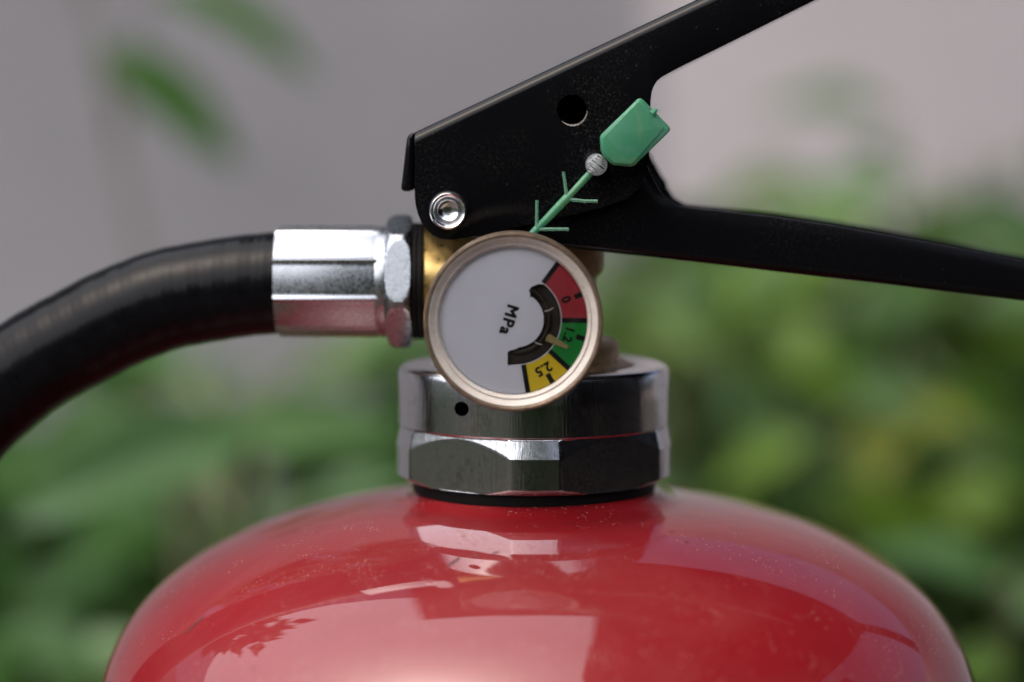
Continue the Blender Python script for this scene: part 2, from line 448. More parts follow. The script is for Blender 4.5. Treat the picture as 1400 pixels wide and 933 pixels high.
mass('tree_foliage', [((-0.75, 2.35, 1.75), (1.0, 0.45, 0.55), 0.8), ((-1.15, 0.95, 1.55), (0.3, 0.3, 0.28), 0.2)], 900, 0.17, M['leaf_mid'], 'loose tree foliage above the garden wall', 5)
mass('darkening_foliage', [((0.30, -1.75, 0.3), (0.9, 0.4, 0.45), 0.6), ((0.0, -1.9, 0.65), (0.6, 0.35, 0.7), 0.5)], 3500, 0.09, M['leaf_dark'], 'unseen dark foliage added in front of the extinguisher to darken its reflections', 3)  # added out of view so the nut's chamfer and the handles mirror dark leaves

# ------------------------------------------------------------------ the extinguisher
ext = thing('fire_extinguisher', 'red fire extinguisher with chrome collar, black handles, brass gauge and black hose', 'fire extinguisher')
AX = 730.0
s0 = S(0.0)
# tank
TA, TB, TZ, TN, TX = 0.0642, 0.0344, 0.3418, 2.39, 0.0006      # superelliptic shoulder
def tz(r): return TZ + TB * (1 - (r / TA) ** TN) ** (1 / TN)
prof = [(0.0150, tz(0.0172) + 0.0013), (0.0174, tz(0.0172) + 0.0012), (0.0181, tz(0.0181) + 0.0010), (0.0186, tz(0.0186) + 0.0007), (0.0192, tz(0.0192) + 0.00042), (0.0199, tz(0.0199) + 0.0002), (0.0206, tz(0.0206) + 0.00007)]
for i in range(70):
    t = i / 69 * PI / 2; rr_ = 0.0214 + (TA - 0.0214) * math.sin(t)
    prof.append((rr_, tz(min(rr_, TA * 0.9999999))))
for z in (0.20, 0.10, 0.03, 0.018): prof.append((TA, z))
prof += [(TA - 0.003, 0.016), (TA - 0.004, 0.012), (TA - 0.001, 0.009), (TA - 0.001, 0.001), (TA - 0.004, 0.0005), (0, 0.012)]
tank = obj('tank', *lathe(prof, (TX, 0, 0), (0, 0, 1), 160), M['red_paint'], ext, smooth=40)
# black neck gasket under the nut
gz = P(AX, 645, 0).z
obj('neck_gasket', *lathe([(0.013, tz(0.017)), (0.0176, tz(0.0174) + 0.0008), (0.0178, tz(0.0174) + 0.0014), (0.0177, P(AX, 651, 0).z - 0.0002), (0.013, P(AX, 651, 0).z - 0.0001)], (0, 0, 0), (0, 0, 1), 96), M['gasket_hole_shade'], ext)
# chrome collar nut
RN = 187 * s0; RH = 190.5 * s0
nz1 = P(AX, 497, 0).z; nz0 = P(AX, 651, 0).z; nzm = P(AX, 579, 0).z
FLAT = 171.5 * s0
HALF = math.acos(FLAT / RH)
def nut_r(z, t):
    """cylinder with milled flats that end in an arc below the plain ring"""
    k = round((t - FL0) / (PI * 0.4)); dt = t - FL0 - k * PI * 0.4
    bot = FLAT + 0.0006 + (z - nz0) * 1.5
    q = min(1.0, abs(dt) / HALF)
    za = nzm - 0.0004 - 0.0022 * q * q
    rp = min(RH, FLAT / math.cos(dt)) - max(0.0, z - za) * 0.21
    return min(rp, bot)
FL0 = R(-90 - 36)
nv, nf = [], []
NA = 360
rows = []
for r, z in ((0.0136, nz0 + 0.0004), (FLAT + 0.0004, nz0)): rows.append([(r, z)] * NA)
for i in range(91):
    z = nz0 + (nzm - 0.0001 - nz0) * i / 90
    rows.append([(nut_r(z, 2 * PI * a / NA), z) for a in range(NA)])
for r, z in ((RN - 0.0003, nzm + 0.0001), (RN, nzm + 0.0004), (RN, (nzm + nz1) / 2), (RN, nz1 - 0.0012), (RN - 0.0002, nz1 - 0.0006), (RN - 0.0006, nz1 - 0.0002),
             (RN - 0.0012, nz1), (0.0150, nz1), (0.0146, nz1 - 0.0003), (0.0146, nz1 - 0.004), (0.0136, nz1 - 0.0042), (0.0136, nz0 + 0.0004)):
    rows.append([(r, z)] * NA)
for row in rows:
    for a, (r, z) in enumerate(row):
        t = 2 * PI * a / NA; nv.append((r * math.cos(t), r * math.sin(t), z))
for k in range(len(rows) - 1):
    for a in range(NA):
        b = (a + 1) % NA; nf.append((k * NA + a, k * NA + b, (k + 1) * NA + b, (k + 1) * NA + a))
nut = obj('collar_nut', nv, nf, M['chrome'], ext, smooth=22)
hp = P(631, 560, -0.0175)
cut(nut, lathe([(0, 0), (9.5 * s0, 0), (9.5 * s0, 0.012), (0, 0.012)], (hp.x, -0.024, hp.z), (0, 1, 0), 32))
nut.data.materials.append(M['gasket_hole_shade'])  # black on the hole walls stands in for the shade inside
for p in nut.data.polygons:
    p.use_smooth = True
    if math.hypot(p.center.x - hp.x, p.center.z - hp.z) < 9.6 * s0 and p.center.y < 0 and math.hypot(p.center.x, p.center.y) < RN - 0.0003: p.material_index = 1
nut.data.set_sharp_from_angle(angle=R(22))
# brass valve body
def zpx(py): return P(AX, py, 0).z
vb = [(0.004, zpx(515)), (0.0143, zpx(515)), (0.0143, zpx(497)), (0.0138, zpx(494)), (0.0126, zpx(494)), (0.0124, zpx(492)), (0.0124, zpx(470)), (0.0118, zpx(464)),
      (0.0092, zpx(458)), (0.0090, zpx(380)), (0.0098, zpx(372)), (0.0101, zpx(366)), (0.0101, zpx(330)), (0.0094, zpx(326)), (0.004, zpx(326))]
body = obj('valve_body', *lathe(vb, (0, 0, 0), (0, 0, 1), 64), M['old_brass'], ext)
hx = P(580, 385, 0)
obj('hose_boss', *lathe([(0.002, 0), (0.0080, 0), (0.0084, 0.0004), (0.0084, 0.014), (0.002, 0.014)], hx, (1, 0, 0), 64), M['brass'], body)
obj('valve_stem', *lathe([(0.002, zpx(330)), (0.0035, zpx(330)), (0.0035, zpx(262)), (0.003, zpx(258)), (0.0005, zpx(257))], (0, 0, 0), (0, 0, 1), 32), M['brass'], body)

# ---- black handles: folded sheet channels
def channel(stations, yf, yr, web_r, nseg=6):
    """stations: (free edge front, web front, free edge rear or None) as photo pixels on the front plane; returns the folded sheet skin"""
    vs, fs = [], []; m = None
    for (fx, fy), (wx, wy), rear in stations:
        a = P(fx, fy, yf); b = P(wx, wy, yf)
        if rear is None: c = Vector((a.x, yr, a.z))
        else: c = P(rear[0], rear[1], yr)
        d = (b - a); L = d.length; d = d / L
        rr = min(web_r, L * 0.45)
        line = [a, a + d * (L - rr) * 0.5, a + d * (L - rr)]
        for i in range(1, nseg + 1):
            t = PI / 2 * i / nseg
            line.append(b - d * rr + d * (rr * math.sin(t)) + Vector((0, rr * (1 - math.cos(t)), 0)))
        b2 = Vector((b.x, yr, b.z)); d2 = (b2 - c).normalized()
        for i in range(nseg + 1):
            t = PI / 2 * (1 - i / nseg)
            line.append(b2 - d * rr + d * (rr * math.sin(t)) - Vector((0, rr * (1 - math.cos(t)), 0)))
        line += [(line[-1] + c) / 2, c]
        m = len(line); vs += line
    for k in range(len(stations) - 1):
        for i in range(m - 1):
            fs.append((k * m + i, k * m + i + 1, (k + 1) * m + i + 1, (k + 1) * m + i))
    return vs, fs
def sheet_metal(name, vf, th, parent, off=-1.0, bev=0.00018, mat='black_paint'):
    o = obj(name, *vf, M[mat], parent, smooth=0)
    s = o.modifiers.new('thick', 'SOLIDIFY'); s.thickness = th; s.offset = off
    apply_mods(o)
    b = o.modifiers.new('edge', 'BEVEL'); b.width = bev; b.segments = 2; b.limit_method = 'ANGLE'; b.angle_limit = R(50)
    apply_mods(o)
    for p in o.data.polygons: p.use_smooth = True
    o.data.set_sharp_from_angle(angle=R(40))
    if not o.data.materials: o.data.materials.append(M['black_paint'])
    return o
YF, YR = -0.0135, 0.0125
def top_y(x): return 184 - (x - 560) * (184.0 / 391.0)
st = []
low = [(567, 268), (568, 279), (571, 292), (576, 304), (583, 314), (592, 322), (603, 327), (616, 328), (640, 325), (700, 312), (760, 299), (820, 285), (858, 272), (874, 258), (883, 238), (887.6, 214),
       (888.6, 180), (889.6, 138), (891, 126), (894, 118), (898.5, 111), (905, 105.5), (930, 92), (1000, 57.5), (1115, 0), (1180, -32), (1260, -72)]
for x, y in low:
    t = top_y(x)
    if x > 900: t = top_y(900) + (top_y(x) - top_y(900)) * 1.0
    st.append(((x, y), (x, t), None))
lever = sheet_metal('top_lever', channel(st, YF, YR, 0.0016), 0.0014, ext)
hc = P(782, 150, YF)
cut(lever, lathe([(0, 0), (20.5 * S(YF), 0), (20.5 * S(YF), 0.006), (0, 0.006)], (hc.x, YF - 0.002, hc.z), (0, 1, 0), 40))
for p in lever.data.polygons: p.use_smooth = True
lever.data.set_sharp_from_angle(angle=R(40))
wv, wf = [], []
for i in range(25):
    a_w = R(5 + 125 * i / 24); th_w = (0.6 + 1.9 * math.sin(PI * i / 24)) * (1 + 0.25 * math.sin(i * 2.7))
    for rp_ in (20.4, 20.4 + th_w):
        wv.append((hc.x + rp_ * S(YF) * math.cos(a_w), YF - 0.00003, hc.z - rp_ * S(YF) * math.sin(a_w)))
for i in range(24): wf.append((2 * i, 2 * i + 1, 2 * i + 3, 2 * i + 2))
obj('hole_wear', wv, wf, M['worn_metal'], lever, smooth=0)
# folded end tab of the lever
tab_o = [(566.5, 181.5), (562, 182.3), (558.5, 184.5), (556, 189), (554, 203), (551, 230), (548, 255), (548.2, 259.5), (551, 262), (558, 262.3), (564, 260), (566.5, 256)]
tab = obj('end_tab', *flat_mesh([[(P(x, y, YF).x, P(x, y, YF).z) for x, y in tab_o]], YF + 0.0004, 0.0245, 0.0007, 3), M['black_paint_clean'], lever, smooth=40)
# lower carrying handle: channel open upwards
YF2, YR2 = YF + 0.0016, YR - 0.0016
hs = []
lowh = [(640, 240, 328, (640, 240)), (760, 205, 338, (740, 205)), (860, 200, 349, (856, 190)), (876, 208, 350.5, (884, 200)), (884, 224, 351.5, (889, 212)), (893, 245, 352.5, (898, 228)),
        (901, 259, 353.5, (905, 241)), (909, 269, 354.5, (909.5, 246)), (919, 277, 355.5, (913, 257)), (930, 282, 357, (922, 270)), (945, 284.5, 358.5, (936, 278)), (980, 288, 362.5, (975, 282)),
        (1060, 297, 372, (1060, 290.5)), (1140, 309, 381, (1140, 302)), (1220, 323, 390.5, (1220, 315.5)), (1310, 340, 401.5, (1310, 333)), (1400, 358, 412, (1400, 351)), (1500, 380, 424, (1500, 372)), (1600, 402, 436, (1600, 394))]
for x, yt, yb, rear in lowh: hs.append(((x, yt), (x, yb), rear))
handle = sheet_metal('carry_handle', channel(hs, YF2, YR2, 0.0013), 0.0012, ext, bev=0.0003, mat='black_paint_clean')
# hinge rivet: rolled steel ring round a dished hollow
rc = P(613, 288, YF); rs = S(YF)
obj('hinge_rivet', *lathe([(27 * rs, 0.0004), (27 * rs, -0.0006), (25.5 * rs, -0.0013), (23 * rs, -0.0016), (20 * rs, -0.0014), (18 * rs, -0.0011), (16.5 * rs, -0.0006), (13 * rs, -0.0003), (7 * rs, -0.0001), (0.0 * rs, -0.00005)],
    (rc.x, YF, rc.z), (0, 1, 0), 64), M['steel'], ext, smooth=50)

# ---- pressure gauge
GY = -0.0275
gc = P(702, 441, GY); gs = S(GY)
case = obj('pressure_gauge', *lathe([(116.5 * gs, 0.0010), (117.5 * gs, 0.0002), (119.5 * gs, 0.0), (122 * gs, 0.0), (123.6 * gs, 0.0002), (124.2 * gs, 0.0007), (124.2 * gs, 0.0058), (122 * gs, 0.0064), (60 * gs, 0.0070), (0.0042, 0.0070), (0.0042, 0.021)],
    gc, (0, 1, 0), 128), M['rim_edge'], ext)
obj('bezel', *lathe([(118 * gs, 0.0008), (117.4 * gs, 0.0003), (116.3 * gs, 0.0002), (114.5 * gs, 0.0004), (109 * gs, 0.0011), (107.8 * gs, 0.0012), (106.8 * gs, 0.0010), (105.8 * gs, 0.0011), (104.2 * gs, 0.0015), (103.0 * gs, 0.0018), (102.2 * gs, 0.0021), (101.6 * gs, 0.0027)],
    gc, (0, 1, 0), 128), M['bezel_plastic'], case, smooth=50)
DY = GY + 0.0025
dc = P(705.4, 437.4, DY); ds = S(DY)
def dpt(rp, deg):
    """dial polar point: photo pixels and degrees clockwise from 3 o'clock"""
    a = R(deg); return (dc.x + rp * ds * math.cos(a), dc.z - rp * ds * math.sin(a))
circ = [(gc.x + 104 * gs * math.cos(2 * PI * i / 128), gc.z + 104 * gs * math.sin(2 * PI * i / 128)) for i in range(128)]
slot = [dpt(40, -61), dpt(44, -66), dpt(50, -65), dpt(58, -58), dpt(62, -52)]
slot += [dpt(62, a) for a in range(-48, 90, 4)] + [dpt(62.5, 92), dpt(64, 100.5), dpt(46, 104.5), dpt(43, 100), dpt(40, 88)]
slot += [dpt(38.3, a) for a in range(84, -50, -4)] + [dpt(38.3, -54), dpt(36.5, -58)]
obj('dial', *flat_mesh([circ, slot], DY, 0.0003), M['dial_white'], case, smooth=0)
obj('movement', *lathe([(100 * gs, 0.0014), (0, 0.0014)], (gc.x, DY, gc.z), (0, 1, 0), 48), M['movement_brown'], case)
bt = []
for a in range(-62, 96, 4):
    x, z = dpt(45.5, a); bt.append((x, DY + 0.0009, z))
obj('bourdon_tube', *tube(bt, 0.00035, 10), M['movement_brown'], case)
for (x0, y0, x1, y1) in ((744.5, 426, 756.5, 421.2), (730, 467.5, 741, 471.5)):
    obj('movement_wire', *tube([P(x0, y0, DY - 0.0001), P((x0 + x1) / 2, (y0 + y1) / 2 + 0.9, DY - 0.00018), P(x1, y1, DY - 0.0001)], 0.00006, 6), M['wire_white'], case)
def sector(r0, r1, a0, a1, Y):
    n = max(2, int(abs(a1 - a0) / 3) + 1); vs, fs = [], []
    for i in range(n + 1):
        a = a0 + (a1 - a0) * i / n
        for r in (r0, r1):
            x, z = dpt(r, a); vs.append((x, Y, z))
    for i in range(n): fs.append((i * 2, i * 2 + 1, i * 2 + 3, i * 2 + 2))
    return vs, fs
def bar(deg, r0, r1, wpx, Y):
    a = R(deg); d = Vector((math.cos(a), 0, -math.sin(a))); n = Vector((math.sin(a), 0, math.cos(a)))
    o = Vector((dc.x, Y, dc.z))
    return [o + d * r0 * ds + n * wpx / 2 * ds, o + d * r1 * ds + n * wpx / 2 * ds, o + d * r1 * ds - n * wpx / 2 * ds, o + d * r0 * ds - n * wpx / 2 * ds], [(0, 1, 2, 3)]
Z1, Z2 = DY - 0.00003, DY - 0.00006
obj('red_zone', *sector(63.2, 103, -54, 0.5, Z1), M['print_red'], case, smooth=0)
obj('green_zone', *sector(63.2, 103, 1, 43, Z1), M['print_green'], case, smooth=0)
obj('yellow_zone', *sector(63.2, 103, 44, 80, Z1), M['print_yellow'], case, smooth=0)
for deg, rr0 in ((-53.5, 63), (0.6, 63), (42.8, 63), (80.5, 63)):
    obj('zone_line', *bar(deg, rr0, 103, 6.8, Z2), M['print_black'], case, smooth=0)
for deg in (-21.3, 15.6, 59.8):
    obj('scale_tick', *bar(deg, 86.5, 103, 7.0, Z2), M['print_black'], case, smooth=0)
def dial_text(t, rp, deg, size_px, ang, bold, sq=1.0):
    x, z = dpt(rp, deg)
    obj('dial_print', *text_mesh(t, size_px * ds, x, z, Z2, ang, bold, sq), M['print_black'], case, smooth=0)
dial_text('0', 74.5, -22, 17.5, 68, 0.045, 0.95)
dial_text('1.2', 75.5, 16.6, 17.5, 107, 0.042, 1.0)
dial_text('2.5', 78.5, 60.8, 18.5, 151, 0.040, 1.0)
x, z = P(696, 438, DY).x, P(696, 438, DY).z
obj('dial_print', *text_mesh('MPa', 22.0 * ds, x, z, Z2, 107, 0.045, 1.0, 1.18), M['print_black'], case, smooth=0)
# needle
NY = DY - 0.0004
nd = [P(*q, NY) for q in ((748.0, 458.6), (752.0, 457.2), (777.5, 473.3), (774.8, 477.6), (745.6, 466.0))]
nb = [v + Vector((0, 0.00025, 0)) for v in nd]
obj('needle', nd + nb, [(0, 1, 2, 3, 4), (9, 8, 7, 6, 5)] + [(i, (i + 1) % 5, 5 + (i + 1) % 5, 5 + i) for i in range(5)], M['needle_brass'], case, smooth=20)
obj('gauge_window', *lathe([(102.3 * gs, 0.0019), (0.0001, 0.0019)], gc, (0, 1, 0), 96), M['gauge_window'], case)

# ---- hose with crimped ferrule and swivel nut
HYc = 0.0
fo = P(380, 384.5, HYc); fs_ = S(HYc)
def ferr(r, h, t):
    # nine pressed flats with rounded ribs between
    k = 2 * PI / 9; tt = (t - FR0) % k - k / 2
    flat = r * math.cos(k / 2) / math.cos(tt) * 1.0
    return flat + (r - flat) * 0.40 + 0.00022 * math.exp(-((abs(tt) - k / 2) / 0.045) ** 2)
a_, u_, v_ = basis((1, 0, 0))
FR0 = R(15)
hose_path_px = [(392, 386), (378, 387), (330, 391.5), (273, 400.5), (226, 410), (182, 426), (145, 442), (110, 461), (72, 481), (36, 503), (0, 532), (-36, 566), (-72, 610), (-100, 660), (-125, 730), (-140, 820), (-146, 950), (-140, 1200), (-125, 1600), (-110, 2100)]
hp_ = smooth_path([P(x, y, HYc) for x, y in hose_path_px], 520)
hr = 70.0 * fs_
n = 40; vs, fs = [], []
t0 = (hp_[1] - hp_[0]).normalized(); u = Vector((0, 1, 0)); acc = 0.0
for k, p in enumerate(hp_):
    t = (hp_[min(k + 1, len(hp_) - 1)] - hp_[max(k - 1, 0)]).normalized()
    u = (u - t * u.dot(t)).normalized(); v = t.cross(u)
    if k: acc += (p - hp_[k - 1]).length
    for i in range(n):
        a = 2 * PI * i / n
        ph = acc / 0.0036 + a / (2 * PI)
        rr = hr + 0.000026 * (math.sin(2 * PI * ph) ** 3)
        vs.append(p + (u * math.cos(a) + v * math.sin(a)) * rr)
for k in range(len(hp_) - 1):
    for i in range(n):
        j = (i + 1) % n; fs.append((k * n + i, k * n + j, (k + 1) * n + j, (k + 1) * n + i))
fs.append(tuple((len(hp_) - 1) * n + i for i in range(n)))
hose = obj('hose', vs, fs, M['rubber'], ext, smooth=60)
e0 = hp_[-1]; e1 = e0 + (hp_[-1] - hp_[-4]).normalized() * 0.06
obj('nozzle', *tube([e0 - (e1 - e0) * 0.3, e0, e0 + (e1 - e0) * 0.1, e1], [0.0085, 0.0085, 0.007, 0.005], 24), M['rubber'], hose)
L = 152 * fs_
obj('ferrule', *lathe([(70 * fs_, 0.0012), (72 * fs_, 0.0002), (74 * fs_, 0.0), (75.5 * fs_, 0.0003), (75.5 * fs_, L - 0.0022), (74 * fs_, L - 0.0012)], fo, (1, 0, 0), 360, ferr), M['zinc'], hose, smooth=28)
obj('ferrule_shoulder', *lathe([(74 * fs_, L - 0.0016), (75.8 * fs_, L - 0.0010), (76 * fs_, L + 0.0000), (74 * fs_, L + 0.0008), (60 * fs_, L + 0.0010)], fo, (1, 0, 0), 96), M['zinc'], hose)
def hexr(r, h, t):
    k = PI / 3; tt = (t - HX0) % k - k / 2
    return min(r, 82 * fs_ / math.cos(tt))
HX0 = R(-43)
ho = P(529, 384.5, HYc)
obj('swivel_nut', *lathe([(60 * fs_, 0.0), (79 * fs_, 0.0), (80.5 * fs_, 0.0001)] + [(80.5 * fs_ + 11.5 * fs_ * math.sin(PI / 2 * i / 8), 0.0001 + 0.0014 * (i / 8) ** 1.5) for i in range(1, 9)] + [(92 * fs_, 0.0027)] + [(92 * fs_ - 11.5 * fs_ * (1 - math.cos(PI / 2 * i / 8)), 0.0027 + 0.0011 * math.sin(PI / 2 * i / 8)) for i in range(1, 9)] + [(60 * fs_, 0.0039)], ho, (1, 0, 0), 180, hexr), M['zinc'], hose, smooth=24)
go = P(564, 384.5, HYc)
obj('hose_washer', *lathe([(50 * fs_, 0), (78 * fs_, 0), (80 * fs_, 0.0003), (80 * fs_, 0.0008), (78.5 * fs_, 0.0009), (80 * fs_, 0.0010), (80 * fs_, 0.0016), (78 * fs_, 0.0018), (50 * fs_, 0.0018)], go, (1, 0, 0), 96), M['gasket_hole_shade'], hose)

# ------------------------------------------------------------------ green security seal and pin
SY = YF - 0.0034
pc = P(815.5, 225.5, SY); ps = S(SY)
pin = thing('safety_pin', 'round silver pin end with a scored face, between green tag and its stem', 'pin', (pc.x, SY, pc.z))
obj('pin_shank', *tube([(pc.x, SY + 0.0010, pc.z), (pc.x, YR + 0.004, pc.z)], 0.0013, 20), M['steel'], pin)
cv, cf = lathe([(13.5 * ps, 0.0014), (15.2 * ps, 0.0008), (15.4 * ps, 0.0003), (14.6 * ps, 0.0), (0, -0.00005)], pc, (0, 1, 0), 48)
obj('pin_head', cv, cf, M['pin_silver'], pin)
random.seed(4)
sv = []
for i in range(11):
    o = -12.5 + 2.5 * i + random.uniform(-0.4, 0.4); hl = math.sqrt(max(0.1, 13.6 ** 2 - o * o)) * random.uniform(0.75, 1.0)
    d = Vector((math.cos(R(38)), 0, -math.sin(R(38)))); nn = Vector((math.sin(R(38)), 0, math.cos(R(38))))
    a = pc + nn * o * ps - d * hl * ps; b = pc + nn * o * ps + d * hl * ps
    jit = [random.uniform(-0.5, 0.5) * ps for _ in range(3)]
    sv.append(tube([a + Vector((0, -0.00002, 0)) + nn * jit[0], (a + b) / 2 + Vector((0, -0.00010, 0)) + nn * jit[1], b + Vector((0, -0.00002, 0)) + nn * jit[2]], [0.00008, 0.00016, 0.00008], 6))
obj('score_ridges', *merge(*sv), M['pin_silver'], pin, smooth=60)
gv = []
for i in range(9):
    o = -11.5 + 2.9 * i + random.uniform(-0.8, 0.8); hl = math.sqrt(max(4, 13.8 ** 2 - o * o)) * random.uniform(0.55, 0.95); k0 = random.uniform(-3, 3)
    d = Vector((math.cos(R(38)), 0, -math.sin(R(38)))); nn = Vector((math.sin(R(38)), 0, math.cos(R(38))))
    j0, j1 = random.uniform(-1.2, 1.2), random.uniform(-1.2, 1.2)
    gv.append(tube([pc + nn * (o + j0) * ps + d * (k0 - hl) * ps * 0.9 + Vector((0, -0.00011, 0)), pc + nn * (o + j1) * ps + d * (k0 + hl) * ps * 0.8 + Vector((0, -0.00011, 0))], 0.00007, 5))
obj('score_grooves', *merge(*gv), M['groove_dark'], pin, smooth=60)
seal = thing('security_seal', 'translucent green plastic seal tag with barbed stem hanging on the black lever', 'seal', P(850, 210, SY))
TY = SY - 0.0012
def px2(pts, Y): return [(P(x, y, Y).x, P(x, y, Y).z) for x, y in pts]
outl = [(872.5, 135.2), (876.5, 134.6), (880, 137), (915, 173), (916.5, 177), (915, 180.5), (868, 226.5), (862.5, 228.2), (839, 226), (834.5, 223.5), (823.5, 210), (821.8, 206), (820.6, 188), (822.3, 184)]
tagp = obj('tag', *flat_mesh([px2(outl, TY)], TY, 0.0022, 0.0003), M['green_plastic'], seal, smooth=40)
inn = [(871.5, 138), (875.5, 138.5), (906, 171.5), (908, 176.5), (866.5, 223.5), (862, 225.6), (840, 223.7), (836, 221.5), (825, 208.5), (824, 205), (823, 190), (824.6, 186.2)]
obj('raised_face', *flat_mesh([px2(inn, TY)], TY - 0.00022, 0.0005, 0.0002), M['green_plastic'], tagp, smooth=40)
nb_ = P(896, 151, TY)
obj('moulding_nub', *tube([P(891, 156, TY - 0.0002), P(896, 151.5, TY - 0.0001), P(899.5, 150, TY)], [0.00045, 0.00035, 0.00008], 8), M['green_plastic'], tagp)
def stick(pts, rads, name, Y=SY, parent=seal, n=12, mat='green_plastic'): return obj(name, *tube([P(x, y, Y) for x, y in pts], [r * ps for r in rads], n), M[mat], parent, smooth=60)
stem = stick([(836, 209), (822, 221), (806, 238), (780, 266), (776, 270), (772, 274), (750, 297), (736, 311), (728, 319), (716, 330)], [3.5, 4, 5, 4.6, 6.2, 6.0, 5.6, 5.2, 4.6, 3.5], 'stem', SY + 0.0006)
for pts in (((775, 270), (772.5, 250), (770.2, 235)), ((778, 273), (800, 275.2), (817, 275.3)), ((734.2, 313), (734, 292), (734.2, 274)), ((736, 314), (760, 313.5), (777.5, 313.8))):
    stick(pts, [2.9, 2.4, 2.5], 'barb', SY + 0.0004, stem, 10, 'clear_green')

# ------------------------------------------------------------------ marks on the red paint
def on_tank(px, py):
    """point of the tank's shoulder seen at a photo pixel"""
    d = (_f + _r * ((px - 700.0) / FPX) + _u * ((466.5 - py) / FPX)).normalized()
    o = CAM - Vector((TX, 0, TZ))
    def G(p): return (math.hypot(p.x, p.y) / TA) ** TN + (abs(p.z) / TB) ** TN - 1
    t = 0.2
    while G(o + d * t) > 0 and t < 0.4: t += 0.0005
    lo, hi = t - 0.0005, t
    for _ in range(30):
        m = (lo + hi) / 2
        if G(o + d * m) < 0: hi = m
        else: lo = m
    p = o + d * lo; rho = math.hypot(p.x, p.y); k = (rho / TA) ** (TN - 1) / TA / rho
    return p + Vector((TX, 0, TZ)), Vector((p.x * k, p.y * k, (p.z / TB) ** (TN - 1) / TB)).normalized()
def mark(pts, wpx):
    vs = []
    for i, (x, y) in enumerate(pts):
        p, nrm = on_tank(x, y); q, _ = on_tank(x + 1.0, y - 1.0)
        x2, y2 = pts[min(i + 1, len(pts) - 1)]; x1, y1 = pts[max(i - 1, 0)]
        d = (on_tank(x2, y2)[0] - on_tank(x1, y1)[0]).normalized(); s = nrm.cross(d).normalized()
        ww = wpx * 0.0001 * (0.15 if i in (0, len(pts) - 1) else 0.5)
        vs += [p + nrm * 0.00006 + s * ww, p + nrm * 0.00006 - s * ww]
    fs = [(2 * i, 2 * i + 1, 2 * i + 3, 2 * i + 2) for i in range(len(pts) - 1)]
    obj('paint_scratch', vs, fs, M['scratch_dark'], tank, smooth=0)
mark([(279, 841), (272, 850), (266, 854), (259, 862), (252, 868)], 3.6)
mark([(629, 762), (624, 766), (617, 771), (612, 774)], 4.6)
mark([(348, 912), (346, 914), (344.5, 915)], 3.0)
mark([(1076, 759), (1078, 760.5), (1080, 761)], 3.4)
mark([(936, 740), (939, 741.5), (942, 741)], 3.4)
mark([(916, 727), (918, 728), (921, 728)], 3.0)
mark([(683, 754), (678, 756), (672, 757)], 3.4)
mark([(654, 760), (650, 762), (646, 762)], 3.4)

# ------------------------------------------------------------------ plants between the extinguisher and the wall
def leaf_mesh(name, mat, curl, fold):
    nx, ny = 9, 4; vs, fs = [], []
    for i in range(nx + 1):
        t = i / nx; wd = 0.5 * (math.sin(PI * t ** 0.85) ** 0.8) * (1 - 0.25 * t)
        for j in range(-ny // 2, ny // 2 + 1):
            q = j / (ny / 2)
            vs.append((t, q * wd, -curl * t * t + fold * abs(q) * wd + 0.012 * math.sin(9 * t + 2 * q)))
    k = ny + 1
    for i in range(nx):
        for j in range(ny): fs.append((i * k + j, i * k + j + 1, (i + 1) * k + j + 1, (i + 1) * k + j))
    me = bpy.data.meshes.new(name); me.from_pydata(vs, [], fs); me.materials.append(M[mat])
    for p in me.polygons: p.use_smooth = True
    return me
LM = {m: [leaf_mesh('leaf', m, c, f) for c, f in ((0.10, 0.25), (0.22, 0.15), (0.03, 0.35))] for m in ('leaf_dark', 'leaf_mid', 'leaf_lime', 'leaf_yellow')}
def plant(name, label, base, leaves, mat, stem_mat='stem_green', stem_r=0.003, top=None, group='plants by the house wall', lean=0.0):
    """leaves: (base point, tip point, width, facing vector, material or None)"""
    root = thing(name, label, 'plant', base, group)
    b = Vector(base)
    zs = [l[0].z for l in leaves]; hi = max(zs) if top is None else top.z
    cx = sum(l[0].x for l in leaves) / len(leaves); cy = sum(l[0].y for l in leaves) / len(leaves)
    end = Vector((cx, cy, hi)) if top is None else top
    path = smooth_path([b, b + (end - b) * 0.5 + Vector((lean, 0, 0)), end], 12)
    geo = [tube(path, [stem_r * (1 - 0.5 * i / 11) for i in range(12)], 8)]
    for k, (p, tip, wd, facing, lm) in enumerate(leaves):
        near = min(path, key=lambda q: (q - p).length + max(0, q.z - p.z + 0.02) * 3)
        mid = (near + p) / 2 + Vector((0, 0, 0.15 * (near - p).length))
        geo.append(tube([near, mid, p], [stem_r * 0.45, stem_r * 0.35, stem_r * 0.3], 6))
        x = tip - p; L = x.length; x = x / L; z = (facing - x * facing.dot(x)).normalized(); y = z.cross(x)
        o = bpy.data.objects.new('leaf', LM[lm or mat][k % 3]); C.objects.link(o); o.parent = root
        rel = p - b
        mm = Matrix(((x.x * L, y.x * wd, z.x * L, rel.x), (x.y * L, y.y * wd, z.y * L, rel.y), (x.z * L, y.z * wd, z.z * L, rel.z), (0, 0, 0, 1)))
        o.matrix_local = mm
    obj('stem', *merge(*geo), M[stem_mat], root, smooth=60)
    return root
def LF(x0, y0, x1, y1, Y, wpx, face=(0, -0.5, 1), dY=0.0, m=None):
    return (P(x0, y0, Y), P(x1, y1, Y + dY), wpx * S(Y), Vector(face), m)
plant('climbing_plant', 'slender plant with two dark green leaves against the grey wall above the hose', (P(255, 480, 0.55).x, 0.57, 0),
      [LF(140, 68, 335, 222, 0.50, 96, (0.2, -0.8, 0.5)), LF(215, -18, 450, 72, 0.50, 92, (0.0, -0.6, 0.8)), LF(60, -150, 200, -60, 0.55, 70)], 'leaf_dark', 'stem_brown', 0.0026, P(95, -130, 0.56), lean=0.02)
